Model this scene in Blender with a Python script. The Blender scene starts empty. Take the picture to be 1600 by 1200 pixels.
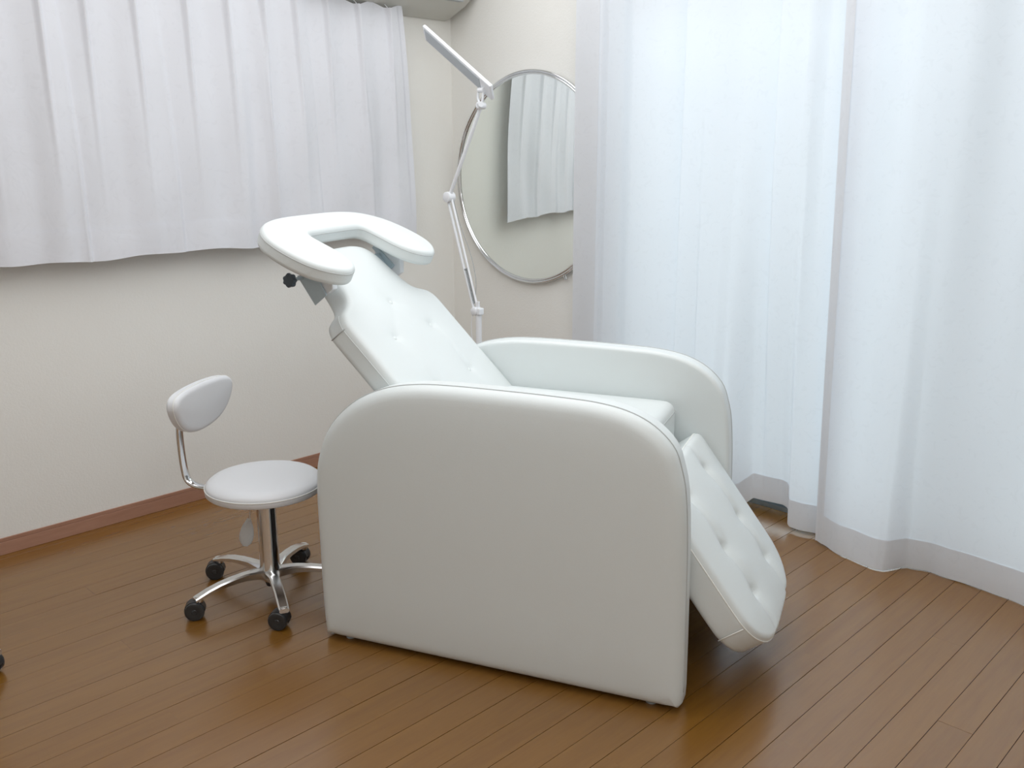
import bpy, math, random
import numpy as np
from mathutils import Vector, Matrix
PI = math.pi
rnd = random.Random(7)
SC = bpy.context.scene
COL = SC.collection

# ------------------------------------------------------------------ camera, world, lights, exposure
cam_d = bpy.data.cameras.new('camera')
cam_d.sensor_width = 36.0
cam_d.lens = 1460 / 1600 * 36.0
cam_d.clip_start = 0.02
cam = bpy.data.objects.new('camera', cam_d)
cam.location = (0, 0, 1.3)
cam.rotation_euler = (math.radians(90 - 14.11), 0, math.radians(44.162))
COL.objects.link(cam)
SC.camera = cam

world = bpy.data.worlds.new('overcast_sky')
SC.world = world
world.use_nodes = True
bg = world.node_tree.nodes['Background']
bg.inputs['Color'].default_value = (0.80, 0.92, 1.0, 1)
bg.inputs['Strength'].default_value = 3.25


def area(name, loc, rot, size, energy, color, shape='DISK', sy=None):
    l = bpy.data.lights.new(name, 'AREA')
    l.shape = shape
    l.size = size
    if sy:
        l.size_y = sy
    l.energy = energy
    l.color = color
    o = bpy.data.objects.new(name, l)
    o.location = loc
    o.rotation_euler = rot
    COL.objects.link(o)
    return o


area('ceiling_light', (-1.72, 1.62, 2.20), (0, 0, 0), 2.3, 36.0, (0.975, 0.985, 1.0), 'SQUARE')
area('rear_fill_light', (0.25, 0.1, 2.20), (0, 0, 0), 1.2, 18.0, (0.98, 0.985, 1.0), 'SQUARE')  # added fill lamp, lifts chair side, right floor and left wall

vs = SC.view_settings
vs.view_transform = 'Standard'
vs.look = 'None'
vs.exposure = 0.0
vs.gamma = 1.0
vs.use_curve_mapping = False
SC.cycles.max_bounces = 10
SC.cycles.diffuse_bounces = 6
SC.cycles.transparent_max_bounces = 12
SC.cycles.use_denoising = True
SC.cycles.sample_clamp_indirect = 6.0


# ------------------------------------------------------------------ materials
class N:
    def __init__(s, name):
        s.m = bpy.data.materials.new(name)
        s.m.use_nodes = True
        s.t = s.m.node_tree
        s.b = s.t.nodes['Principled BSDF']
        s.out = s.t.nodes['Material Output']

    def n(s, typ, **kw):
        d = s.t.nodes.new(typ)
        for k, v in kw.items():
            setattr(d, k, v)
        return d

    def l(s, a, b):
        s.t.links.new(a, b)


def principled(name, col, rough=0.5, metal=0.0, coat=0.0, ior=1.5, bump=None, vary=None):
    k = N(name)
    k.b.inputs['Base Color'].default_value = (*col, 1)
    k.b.inputs['Roughness'].default_value = rough
    k.b.inputs['Metallic'].default_value = metal
    k.b.inputs['Coat Weight'].default_value = coat
    k.b.inputs['IOR'].default_value = ior
    tc = k.n('ShaderNodeTexCoord')
    if bump:
        scale, strength, dist = bump
        no = k.n('ShaderNodeTexNoise')
        no.inputs['Scale'].default_value = scale
        no.inputs['Detail'].default_value = 3
        k.l(tc.outputs['Object'], no.inputs['Vector'])
        bp = k.n('ShaderNodeBump')
        bp.inputs['Strength'].default_value = strength
        bp.inputs['Distance'].default_value = dist
        k.l(no.outputs['Fac'], bp.inputs['Height'])
        k.l(bp.outputs['Normal'], k.b.inputs['Normal'])
    if vary:
        scale, amt = vary
        no = k.n('ShaderNodeTexNoise')
        no.inputs['Scale'].default_value = scale
        no.inputs['Detail'].default_value = 4
        k.l(tc.outputs['Object'], no.inputs['Vector'])
        mx = k.n('ShaderNodeMix', data_type='RGBA')
        mx.inputs[6].default_value = (*[c * (1 - amt) for c in col], 1)
        mx.inputs[7].default_value = (*[min(1, c * (1 + amt)) for c in col], 1)
        k.l(no.outputs['Fac'], mx.inputs[0])
        k.l(mx.outputs[2], k.b.inputs['Base Color'])
    return k.m


MAT = {}
MAT['vinyl'] = principled('white_vinyl', (0.70, 0.745, 0.745), 0.38, bump=(420, 0.12, 0.002))
MAT['stool_vinyl'] = principled('stool_vinyl', (0.77, 0.79, 0.82), 0.40, bump=(400, 0.1, 0.002))
MAT['seam'] = principled('seam_thread', (0.50, 0.52, 0.52), 0.6)
MAT['piping'] = principled('white_piping', (0.86, 0.87, 0.84), 0.5)
MAT['wallpaper'] = principled('beige_wallpaper', (0.825, 0.82, 0.785), 0.85, bump=(160, 0.25, 0.003), vary=(3.0, 0.012))
MAT['ceiling'] = principled('ceiling_paper', (0.86, 0.86, 0.85), 0.9, bump=(120, 0.2, 0.003))
MAT['chrome'] = principled('chrome', (0.78, 0.79, 0.80), 0.10, metal=1.0, vary=(9, 0.03))
MAT['alu'] = principled('polished_aluminium', (0.72, 0.72, 0.72), 0.22, metal=1.0, vary=(14, 0.05))
MAT['bracket'] = principled('zinc_bracket', (0.52, 0.62, 0.68), 0.38, metal=0.2, vary=(30, 0.06))
MAT['knob'] = principled('dark_knob_plastic', (0.07, 0.095, 0.12), 0.42, vary=(30, 0.1))
MAT['black'] = principled('black_nylon', (0.018, 0.019, 0.021), 0.36, vary=(30, 0.1))
MAT['hub'] = principled('caster_hub_plastic', (0.03, 0.032, 0.034), 0.25, vary=(30, 0.1))
MAT['lamp'] = principled('white_lamp_enamel', (0.84, 0.86, 0.89), 0.30, vary=(12, 0.02))
MAT['lamp_panel'] = principled('grey_lamp_diffuser', (0.46, 0.50, 0.53), 0.35, vary=(60, 0.03))
MAT['grey'] = principled('grey_plastic', (0.36, 0.39, 0.41), 0.45, vary=(30, 0.05))
MAT['lever'] = principled('frosted_lever_plastic', (0.62, 0.64, 0.65), 0.3, vary=(20, 0.04))
MAT['sash'] = principled('slate_door_sash', (0.035, 0.06, 0.085), 0.35, vary=(20, 0.08))
MAT['track'] = principled('aluminium_track', (0.36, 0.40, 0.42), 0.35, metal=0.8, vary=(20, 0.05))
MAT['unit'] = principled('unit_plastic', (0.60, 0.60, 0.56), 0.55, vary=(8, 0.02))
MAT['underfloor'] = principled('dark_underfloor', (0.055, 0.028, 0.016), 0.9, vary=(8, 0.05))
MAT['subframe'] = principled('dark_chair_frame', (0.02, 0.021, 0.022), 0.6, vary=(8, 0.1))
MAT['daylight_blocker'] = principled('grey_blocker', (0.30, 0.31, 0.31), 0.5, vary=(8, 0.05))
MAT['concrete'] = principled('outside_concrete', (0.42, 0.42, 0.40), 0.9, bump=(30, 0.3, 0.01), vary=(2.5, 0.1))
MAT['mirror'] = principled('mirror_glass', (0.93, 0.97, 0.94), 0.0, metal=1.0)


def wood(name, dark, light, rough, spec_ior, grain_axis='y', board_var=0.16):
    k = N(name)
    geo = k.n('ShaderNodeNewGeometry')
    oi = k.n('ShaderNodeObjectInfo')
    mp = k.n('ShaderNodeMapping')
    mp.inputs['Scale'].default_value = (26, 1.7, 26) if grain_axis == 'y' else (1.7, 26, 26)
    off = k.n('ShaderNodeVectorMath', operation='MULTIPLY_ADD')
    off.inputs[1].default_value = (1, 1, 1)
    k.l(geo.outputs['Position'], off.inputs[0])
    cmb = k.n('ShaderNodeCombineXYZ')
    ml = k.n('ShaderNodeMath', operation='MULTIPLY')
    ml.inputs[1].default_value = 37.0
    k.l(oi.outputs['Random'], ml.inputs[0])
    k.l(ml.outputs[0], cmb.inputs[0])
    k.l(ml.outputs[0], cmb.inputs[1])
    k.l(cmb.outputs[0], off.inputs[2])
    k.l(off.outputs[0], mp.inputs['Vector'])
    n1 = k.n('ShaderNodeTexNoise')
    n1.inputs['Scale'].default_value = 1.0
    n1.inputs['Detail'].default_value = 5
    n1.inputs['Distortion'].default_value = 1.1
    k.l(mp.outputs[0], n1.inputs['Vector'])
    n2 = k.n('ShaderNodeTexNoise')
    n2.inputs['Scale'].default_value = 7.0
    n2.inputs['Detail'].default_value = 4
    k.l(mp.outputs[0], n2.inputs['Vector'])
    mixf = k.n('ShaderNodeMix', data_type='FLOAT')
    mixf.inputs[0].default_value = 0.35
    k.l(n1.outputs['Fac'], mixf.inputs[2])
    k.l(n2.outputs['Fac'], mixf.inputs[3])
    cr = k.n('ShaderNodeValToRGB')
    cr.color_ramp.elements[0].position = 0.30
    cr.color_ramp.elements[0].color = (*dark, 1)
    cr.color_ramp.elements[1].position = 0.68
    cr.color_ramp.elements[1].color = (*light, 1)
    k.l(mixf.outputs[0], cr.inputs[0])
    hsv = k.n('ShaderNodeHueSaturation')
    mr = k.n('ShaderNodeMapRange')
    mr.inputs['To Min'].default_value = 1 - board_var
    mr.inputs['To Max'].default_value = 1 + board_var
    k.l(oi.outputs['Random'], mr.inputs['Value'])
    k.l(mr.outputs[0], hsv.inputs['Value'])
    k.l(cr.outputs[0], hsv.inputs['Color'])
    k.l(hsv.outputs[0], k.b.inputs['Base Color'])
    k.b.inputs['Roughness'].default_value = rough
    k.b.inputs['IOR'].default_value = spec_ior
    bp = k.n('ShaderNodeBump')
    bp.inputs['Strength'].default_value = 0.02
    bp.inputs['Distance'].default_value = 0.001
    k.l(n2.outputs['Fac'], bp.inputs['Height'])
    return k.m


MAT['floor'] = wood('varnished_floor_wood', (0.178, 0.074, 0.008), (0.218, 0.098, 0.012), 0.27, 2.05, board_var=.02)
MAT['skirting'] = wood('skirting_wood', (0.34, 0.175, 0.115), (0.44, 0.245, 0.17), 0.35, 1.5, board_var=0.0)


def cloth(name, col, trans, clear, pat=0.0, scale=60.0, warp=0.0):
    """woven cloth: diffuse + translucent, a little open weave, faint woven motif"""
    k = N(name)
    k.t.nodes.remove(k.b)
    tc = k.n('ShaderNodeTexCoord')
    c0 = k.n('ShaderNodeMix', data_type='RGBA')
    c0.inputs[6].default_value = (*col, 1)
    c0.inputs[7].default_value = (*[c * (1 - pat) for c in col], 1)
    vo = k.n('ShaderNodeTexNoise')
    vo.inputs['Scale'].default_value = scale
    vo.inputs['Detail'].default_value = 1.5
    vo.inputs['Distortion'].default_value = 2.5
    k.l(tc.outputs['Object'], vo.inputs['Vector'])
    cr = k.n('ShaderNodeValToRGB')
    cr.color_ramp.elements[0].position = 0.60
    cr.color_ramp.elements[0].color = (0, 0, 0, 1)
    cr.color_ramp.elements[1].position = 0.66
    cr.color_ramp.elements[1].color = (1, 1, 1, 1)
    k.l(vo.outputs['Fac'], cr.inputs[0])
    k.l(cr.outputs[0], c0.inputs[0])
    # fine ribs across the weave
    mp = k.n('ShaderNodeMapping')
    mp.inputs['Scale'].default_value = (40, 40, 900)
    k.l(tc.outputs['Object'], mp.inputs['Vector'])
    rib = k.n('ShaderNodeTexNoise')
    rib.inputs['Scale'].default_value = 1.0
    k.l(mp.outputs[0], rib.inputs['Vector'])
    wr = k.n('ShaderNodeTexNoise')
    wr.inputs['Scale'].default_value = 7.0
    wr.inputs['Detail'].default_value = 3
    wr.inputs['Distortion'].default_value = 0.8
    k.l(tc.outputs['Object'], wr.inputs['Vector'])
    bp = k.n('ShaderNodeBump')
    bp.inputs['Strength'].default_value = 0.15
    bp.inputs['Distance'].default_value = 0.001
    k.l(rib.outputs['Fac'], bp.inputs['Height'])
    bp2 = k.n('ShaderNodeBump')
    bp2.inputs['Strength'].default_value = warp
    bp2.inputs['Distance'].default_value = 0.02
    k.l(wr.outputs['Fac'], bp2.inputs['Height'])
    k.l(bp.outputs[0], bp2.inputs['Normal'])
    d = k.n('ShaderNodeBsdfDiffuse')
    t = k.n('ShaderNodeBsdfTranslucent')
    for s_ in (d, t):
        k.l(c0.outputs[2], s_.inputs['Color'])
        k.l(bp2.outputs[0], s_.inputs['Normal'])
    m1 = k.n('ShaderNodeMixShader')
    m1.inputs[0].default_value = trans
    k.l(d.outputs[0], m1.inputs[1])
    k.l(t.outputs[0], m1.inputs[2])
    last = m1
    if clear > 0:
        tr = k.n('ShaderNodeBsdfTransparent')
        m2 = k.n('ShaderNodeMixShader')
        m2.inputs[0].default_value = clear
        k.l(m1.outputs[0], m2.inputs[1])
        k.l(tr.outputs[0], m2.inputs[2])
        last = m2
    k.l(last.outputs[0], k.out.inputs['Surface'])
    return k.m


MAT['sheer'] = cloth('backlit_white_cloth', (0.86, 0.895, 0.945), 0.34, 0.0, pat=0.02, scale=26, warp=0.10)
MAT['sheer_hem'] = cloth('doubled_white_cloth', (0.81, 0.825, 0.85), 0.28, 0.0, pat=0.02, scale=20, warp=0.15)
MAT['curtain'] = cloth('white_satin_cloth', (0.80, 0.815, 0.86), 0.10, 0.0, pat=0.02, scale=20, warp=0.16)


def glass():
    k = N('window_glass')
    k.t.nodes.remove(k.b)
    tr = k.n('ShaderNodeBsdfTransparent')
    tr.inputs['Color'].default_value = (0.95, 0.97, 0.96, 1)
    gl = k.n('ShaderNodeBsdfGlossy')
    gl.inputs['Roughness'].default_value = 0.02
    fr = k.n('ShaderNodeFresnel')
    fr.inputs['IOR'].default_value = 1.45
    m = k.n('ShaderNodeMixShader')
    k.l(fr.outputs[0], m.inputs[0])
    k.l(tr.outputs[0], m.inputs[1])
    k.l(gl.outputs[0], m.inputs[2])
    k.l(m.outputs[0], k.out.inputs['Surface'])
    return k.m


MAT['glass'] = glass()


# ------------------------------------------------------------------ helpers
class MB:
    def __init__(s):
        s.v = []
        s.f = []

    def add(s, verts, faces):
        o = len(s.v)
        s.v += [tuple(map(float, p)) for p in verts]
        s.f += [tuple(i + o for i in fc) for fc in faces]
        return s

    def box(s, lo, hi):
        x0, y0, z0 = lo
        x1, y1, z1 = hi
        return s.add([(x0, y0, z0), (x1, y0, z0), (x1, y1, z0), (x0, y1, z0), (x0, y0, z1), (x1, y0, z1), (x1, y1, z1), (x0, y1, z1)],
                     [(0, 3, 2, 1), (4, 5, 6, 7), (0, 1, 5, 4), (1, 2, 6, 5), (2, 3, 7, 6), (3, 0, 4, 7)])

    def tube(s, path, r, seg=10, radii=None, flat=None, caps=True, closed=False, up=None):
        """sweep an ellipse (r, flat*r) along a path"""
        P = [Vector(p) for p in path]
        n = len(P)
        rings = []
        prev = None
        for i in range(n):
            if closed:
                t = (P[(i + 1) % n] - P[i - 1]).normalized()
            else:
                t = (P[min(i + 1, n - 1)] - P[max(i - 1, 0)]).normalized()
            ref = Vector(up) if up else (prev if prev is not None else (Vector((0, 0, 1)) if abs(t.z) < 0.9 else Vector((1, 0, 0))))
            a = ref - t * ref.dot(t)
            if a.length < 1e-6:
                a = Vector((1, 0, 0)) - t * t.x
            a.normalize()
            b = t.cross(a)
            prev = a
            rr = radii[i] if radii else r
            ra, rb = (rr, rr) if flat is None else (rr * flat, rr)
            rings.append([P[i] + a * (ra * math.cos(2 * PI * k / seg)) + b * (rb * math.sin(2 * PI * k / seg)) for k in range(seg)])
        V = [q for rg in rings for q in rg]
        F = []
        m = n if closed else n - 1
        for i in range(m):
            j = (i + 1) % n
            for k in range(seg):
                F.append((i * seg + k, i * seg + (k + 1) % seg, j * seg + (k + 1) % seg, j * seg + k))
        if caps and not closed:
            F.append(tuple(range(seg))[::-1])
            F.append(tuple((n - 1) * seg + k for k in range(seg)))
        return s.add(V, F)

    def lathe(s, prof, seg=32, M=None, closed=False):
        """prof: (radius, height) about z, then matrix M"""
        M = M or Matrix()
        V = []
        for r, h in prof:
            for k in range(seg):
                a = 2 * PI * k / seg
                V.append(M @ Vector((r * math.cos(a), r * math.sin(a), h)))
        F = []
        n = len(prof)
        for i in range(n if closed else n - 1):
            j = (i + 1) % n
            for k in range(seg):
                F.append((i * seg + k, i * seg + (k + 1) % seg, j * seg + (k + 1) % seg, j * seg + k))
        if not closed:
            if prof[0][0] > 1e-6:
                F.append(tuple(range(seg))[::-1])
            if prof[-1][0] > 1e-6:
                F.append(tuple((n - 1) * seg + k for k in range(seg)))
        return s.add(V, F)

    def build(s, name, mat, parent=None, smooth=None, bevel=None, merge=True, bseg=2):
        me = bpy.data.meshes.new(name)
        me.from_pydata(s.v, [], s.f)
        me.validate()
        import bmesh
        bm = bmesh.new()
        bm.from_mesh(me)
        if merge:
            bmesh.ops.remove_doubles(bm, verts=bm.verts, dist=1e-6)
        bmesh.ops.dissolve_degenerate(bm, edges=bm.edges, dist=1e-7)
        if bevel:
            ed = [e for e in bm.edges if len(e.link_faces) == 2 and e.calc_face_angle(0) > 0.5]
            bmesh.ops.bevel(bm, geom=ed, offset=bevel, segments=bseg, affect='EDGES', profile=0.6)
        if any(len(e.link_faces) == 2 for e in bm.edges):
            bmesh.ops.recalc_face_normals(bm, faces=bm.faces)
        if smooth is not None:
            for f in bm.faces:
                f.smooth = True
            for e in bm.edges:
                if len(e.link_faces) == 2 and e.calc_face_angle(0) > smooth:
                    e.smooth = False
        bm.to_mesh(me)
        bm.free()
        me.materials.append(MAT[mat])
        o = bpy.data.objects.new(name, me)
        COL.objects.link(o)
        if parent is not None:
            o.parent = parent
        return o


def tag(o, label=None, cat=None, group=None, kind=None):
    if label:
        o['label'] = label
    if cat:
        o['category'] = cat
    if group:
        o['group'] = group
    if kind:
        o['kind'] = kind
    return o


def empty(name, loc=(0, 0, 0), rz=0.0):
    o = bpy.data.objects.new(name, None)
    o.location = loc
    o.rotation_euler = (0, 0, rz)
    o.empty_display_size = 0.1
    COL.objects.link(o)
    return o


def copy_tree(o, parent=None):
    kids = list(o.children)
    c = o.copy()
    COL.objects.link(c)
    c.parent = parent
    for ch in kids:
        copy_tree(ch, c)
    return c


def spline(pts, n, closed=False):
    """Catmull-Rom through 2-D or 3-D points, resampled evenly"""
    P = [np.array(p, float) for p in pts]
    m = len(P)
    out = []
    segs = m if closed else m - 1
    for i in range(segs):
        p0 = P[i - 1] if (closed or i > 0) else 2 * P[0] - P[1]
        p1 = P[i]
        p2 = P[(i + 1) % m]
        p3 = P[(i + 2) % m] if (closed or i + 2 < m) else 2 * P[-1] - P[-2]
        for t in np.linspace(0, 1, 12, endpoint=False):
            out.append(0.5 * ((2 * p1) + (-p0 + p2) * t + (2 * p0 - 5 * p1 + 4 * p2 - p3) * t * t + (-p0 + 3 * p1 - 3 * p2 + p3) * t ** 3))
    if not closed:
        out.append(P[-1])
    out = np.array(out)
    Q = np.vstack([out, out[:1]]) if closed else out
    L = np.r_[0, np.cumsum(np.linalg.norm(np.diff(Q, axis=0), axis=1))]
    s = np.linspace(0, L[-1], n + (1 if closed else 0))
    R = np.stack([np.interp(s, L, Q[:, k]) for k in range(Q.shape[1])], 1)
    return R[:-1] if closed else R


def ccw(poly):
    P = np.array(poly, float)
    a = 0.5 * np.sum(P[:, 0] * np.roll(P[:, 1], -1) - np.roll(P[:, 0], -1) * P[:, 1])
    return P if a > 0 else P[::-1]


def inset(P, d):
    t1 = P - np.roll(P, 1, 0)
    t2 = np.roll(P, -1, 0) - P
    t1 /= np.linalg.norm(t1, axis=1)[:, None] + 1e-12
    t2 /= np.linalg.norm(t2, axis=1)[:, None] + 1e-12
    n = np.stack([-(t1[:, 1] + t2[:, 1]), t1[:, 0] + t2[:, 0]], 1)
    n /= np.linalg.norm(n, axis=1)[:, None] + 1e-12
    c = np.clip(n[:, 0] * -t1[:, 1] + n[:, 1] * t1[:, 0], 0.5, 1)
    return P + n * (d / c)[:, None]


def seg_dist(X, P):
    d = np.full(len(X), 1e9)
    Q = np.roll(P, -1, 0)
    for k in range(len(P)):
        w = X - P[k]
        e = Q[k] - P[k]
        t = np.clip((w @ e) / (e @ e + 1e-15), 0, 1)
        d = np.minimum(d, np.linalg.norm(w - t[:, None] * e, axis=1))
    return d


def slab(outline, h0, h1, ra, rb, fn, crown_a=0.0, crown_b=0.0, grid=0.02, soft=0.05):
    """padded board: closed outline swept from h0 to h1, edges rounded by ra at h0 and rb at h1,
    faces softly domed by crown_a / crown_b; fn(a, b, h) -> xyz"""
    from mathutils.geometry import delaunay_2d_cdt
    P = ccw(outline)
    n = len(P)
    mb = MB()
    for (h, r, crown, sg) in ((h0, ra, crown_a, -1), (h1, rb, crown_b, 1)):
        pts = [tuple(p) for p in P]
        for q in (0.06, 0.2, 0.42, 0.7, 1.0, 1.5):
            I = inset(P, r * q)
            dd = seg_dist(I, P)
            pts += [tuple(p) for p, d_ in zip(I, dd) if d_ > r * q * 0.93]
        lo, hi = P.min(0), P.max(0)
        gx, gy = np.meshgrid(np.arange(lo[0], hi[0], grid), np.arange(lo[1], hi[1], grid))
        G = np.stack([gx.ravel(), gy.ravel()], 1)
        inside = np.zeros(len(G), bool)
        for k in range(n):
            x1, y1 = P[k]
            x2, y2 = P[(k + 1) % n]
            c = ((y1 > G[:, 1]) != (y2 > G[:, 1])) & (G[:, 0] < (x2 - x1) * (G[:, 1] - y1) / (y2 - y1 + 1e-15) + x1)
            inside ^= c
        G = G[inside]
        G = G[seg_dist(G, P) > r * 1.5 + grid * .5]
        pts += [tuple(p) for p in G]
        vv, _, ff, *_r = delaunay_2d_cdt([Vector(p) for p in pts], [], [list(range(n))], 1, 1e-6)
        X = np.array([[p.x, p.y] for p in vv])
        d = seg_dist(X, P)
        q = np.clip(d / r, 0, 1)
        hh = h - sg * r * (1 - np.sqrt(np.clip(1 - (1 - q) ** 2, 0, 1))) + sg * crown * (1 - np.exp(-(d / soft) ** 1.3))
        mb.add([fn(x[0], x[1], z) for x, z in zip(X, hh)], [tuple(f) if sg > 0 else tuple(f)[::-1] for f in ff])
    mb.add([fn(a, b, h0 + ra) for a, b in P] + [fn(a, b, h1 - rb) for a, b in P], [(k, (k + 1) % n, n + (k + 1) % n, n + k) for k in range(n)])
    return mb


def cushion(rows, T, r, fn, crown=0.01, tufts=(), creases=(), nc=56, rb=0.012):
    """rows: (s, v0, v1) from one end to the other; front face at h=0 (domed), back at h=-T"""
    nr = len(rows)
    th = np.linspace(-PI / 2, PI / 2, nc)
    c = (np.sin(th) * 0.6 + th / (PI / 2) * 0.4) * 0.5 + 0.5
    S = np.array([[row[0]] * nc for row in rows])
    V_ = np.array([row[1] + (row[2] - row[1]) * c for row in rows])
    bnd = [(i, 0) for i in range(nr)] + [(nr - 1, j) for j in range(1, nc)] + [(i, nc - 1) for i in range(nr - 2, -1, -1)] + [(0, j) for j in range(nc - 2, 0, -1)]
    B = np.array([[S[i, j], V_[i, j]] for i, j in bnd])
    A0 = B
    A1 = np.roll(B, -1, 0)
    D = A1 - A0
    LL = (D ** 2).sum(1) + 1e-15
    X = np.stack([S.ravel(), V_.ravel()], 1)
    dist = np.full(len(X), 1e9)
    for k in range(len(A0)):
        w = X - A0[k]
        t = np.clip((w @ D[k]) / LL[k], 0, 1)
        dist = np.minimum(dist, np.linalg.norm(w - t[:, None] * D[k], axis=1))
    dist = dist.reshape(S.shape)

    def edge(dd, rr):
        q = np.clip(dd / rr, 0, 1)
        return -rr * (1 - np.sqrt(np.clip(1 - (1 - q) ** 2, 0, 1)))
    h = edge(dist, r) + crown * (1 - np.exp(-dist / 0.07))
    for (ts, tv, dep, sig) in tufts:
        q = ((S - ts) ** 2 + (V_ - tv) ** 2)
        h -= dep * (0.55 * np.exp(-q / (sig * 0.4) ** 2) + 0.45 * np.exp(-q / (sig * 1.25) ** 2))
    for (s0, v0, s1, v1, dep, sig) in creases:
        d = np.array([s1 - s0, v1 - v0])
        l2 = d @ d
        t = np.clip(((S - s0) * d[0] + (V_ - v0) * d[1]) / l2, 0, 1)
        q = np.hypot(S - s0 - t * d[0], V_ - v0 - t * d[1])
        h -= dep * np.exp(-(q / sig) ** 2)
    hb = -T - edge(dist, rb)
    hmin = -r
    mb = MB()
    idx = lambda i, j: i * nc + j
    mb.add([fn(S[i, j], V_[i, j], h[i, j]) for i in range(nr) for j in range(nc)],
           [(idx(i, j), idx(i, j + 1), idx(i + 1, j + 1), idx(i + 1, j)) for i in range(nr - 1) for j in range(nc - 1)])
    mb.add([fn(S[i, j], V_[i, j], hb[i, j]) for i in range(nr) for j in range(nc)],
           [(idx(i, j), idx(i + 1, j), idx(i + 1, j + 1), idx(i, j + 1)) for i in range(nr - 1) for j in range(nc - 1)])
    # side wall between the two boundaries
    m = len(bnd)
    V = []
    lev = 5
    for q in range(lev + 1):
        for (i, j) in bnd:
            hh = h[i, j] + (hb[i, j] - h[i, j]) * q / lev
            V.append(fn(S[i, j], V_[i, j], hh))
    mb.add(V, [(q * m + k, q * m + (k + 1) % m, (q + 1) * m + (k + 1) % m, (q + 1) * m + k) for q in range(lev) for k in range(m)])
    return mb, B


def rows_from(profile, n, centre):
    """profile: (s, halfwidth) control points, s increasing"""
    R = spline(profile, n)
    s = np.maximum.accumulate(R[:, 0])
    s += np.linspace(0, 1e-4, n)
    return [(a, centre - w, centre + w) for a, w in zip(s, R[:, 1])]


# ------------------------------------------------------------------ the room
XW, YW = -3.203, 2.915      # left wall plane, right wall plane
XE, YB, ZC = 1.1, -1.5, 2.25
OX0, OX1, OZ = -2.26, 0.42, 1.93    # sliding-door opening in the right wall
LY0, LY1, LZ0, LZ1 = 0.45, 2.42, 1.06, 1.80   # window opening in the left wall

m = MB()
m.box((XW - .12, YB - .12, -.05), (XW, LY0, ZC))
m.box((XW - .12, LY1, -.05), (XW, YW + .12, ZC))
m.box((XW - .12, LY0, -.05), (XW, LY1, LZ0))
m.box((XW - .12, LY0, LZ1), (XW, LY1, ZC))
tag(m.build('wall_left', 'wallpaper', merge=False), kind='structure')
m = MB()
m.box((XW, YW, -.05), (OX0, YW + .14, ZC))
m.box((OX1, YW, -.05), (XE, YW + .14, ZC))
m.box((OX0, YW, OZ), (OX1, YW + .14, ZC))
tag(m.build('wall_right', 'wallpaper', merge=False), kind='structure')
tag(MB().box((XE, YB - .12, -.05), (XE + .1, YW + .14, ZC)).build('wall_near', 'wallpaper'), kind='structure')
tag(MB().box((XW, YB - .12, -.05), (XE, YB, ZC)).build('wall_back', 'wallpaper'), kind='structure')
tag(MB().box((XW - .12, YB - .12, ZC), (XE + .1, YW + .14, ZC + .08)).build('ceiling', 'ceiling'), kind='structure')

# floor: dark underlay plus single planks running along the left wall
floor = tag(MB().box((XW, YB, -.05), (XE, 3.02, -.006)).build('floor', 'underfloor'), kind='structure')
PITCH, GAP, LEN = 0.0791, 0.0014, 1.82


def plank_mesh(w, l):
    b = 0.00012
    V = []
    for (ins, z) in ((0, -.0055), (0, -b), (b, 0)):
        V += [(ins, ins, z), (w - ins, ins, z), (w - ins, l - ins, z), (ins, l - ins, z)]
    F = [(8, 9, 10, 11), (3, 2, 1, 0)]
    for q in (0, 4):
        for k in range(4):
            F.append((q + k, q + (k + 1) % 4, q + 4 + (k + 1) % 4, q + 4 + k))
    me = bpy.data.meshes.new('plank')
    me.from_pydata(V, [], F)
    me.materials.append(MAT['floor'])
    return me


cache = {}
k0 = math.ceil((XW + 0.473) / PITCH) - 1
x = -0.473 + k0 * PITCH
i = 0
while x < XE - 0.01:
    xa, xb = max(x, XW) + GAP / 2, min(x + PITCH, XE) - GAP / 2
    if xb - xa > 0.012:
        y = YB - ((i * 0.607) % 1.0) * LEN
        while y < 3.02:
            ya, yb = max(y, YB), min(y + LEN, 3.02)
            if yb - ya > 0.03:
                key = (round(xb - xa, 4), round(yb - ya - .0001, 4))
                if key not in cache:
                    cache[key] = plank_mesh(*key)
                o = bpy.data.objects.new('plank', cache[key])
                o.location = (xa, ya + .00005, rnd.uniform(-.0003, .0003))
                COL.objects.link(o)
                o.parent = floor
            y += LEN
    x += PITCH
    i += 1

# skirting boards: stepped profile with a lighter lip
m = MB()
m.box((XW, YB, 0), (XW + .009, YW, .044)).box((XW, YB, .044), (XW + .006, YW, .056))
tag(m.build('baseboard_left', 'skirting', bevel=.0015), kind='structure')
m = MB()
m.box((XW, YW - .009, 0), (OX0, YW, .044)).box((XW, YW - .006, .044), (OX0, YW, .056))
tag(m.build('baseboard_right', 'skirting', bevel=.0015), kind='structure')

# sliding glass door in the right wall: track, two sashes with rails, stiles and panes
door = tag(empty('door_1', ((OX0 + OX1) / 2, YW + .10, 0)), kind='structure')


def dpart(mb, name, mat, **kw):
    o = mb.build(name, mat, **kw)
    o.parent = door
    o.matrix_parent_inverse = Matrix.Translation(door.location).inverted()
    return o


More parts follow.
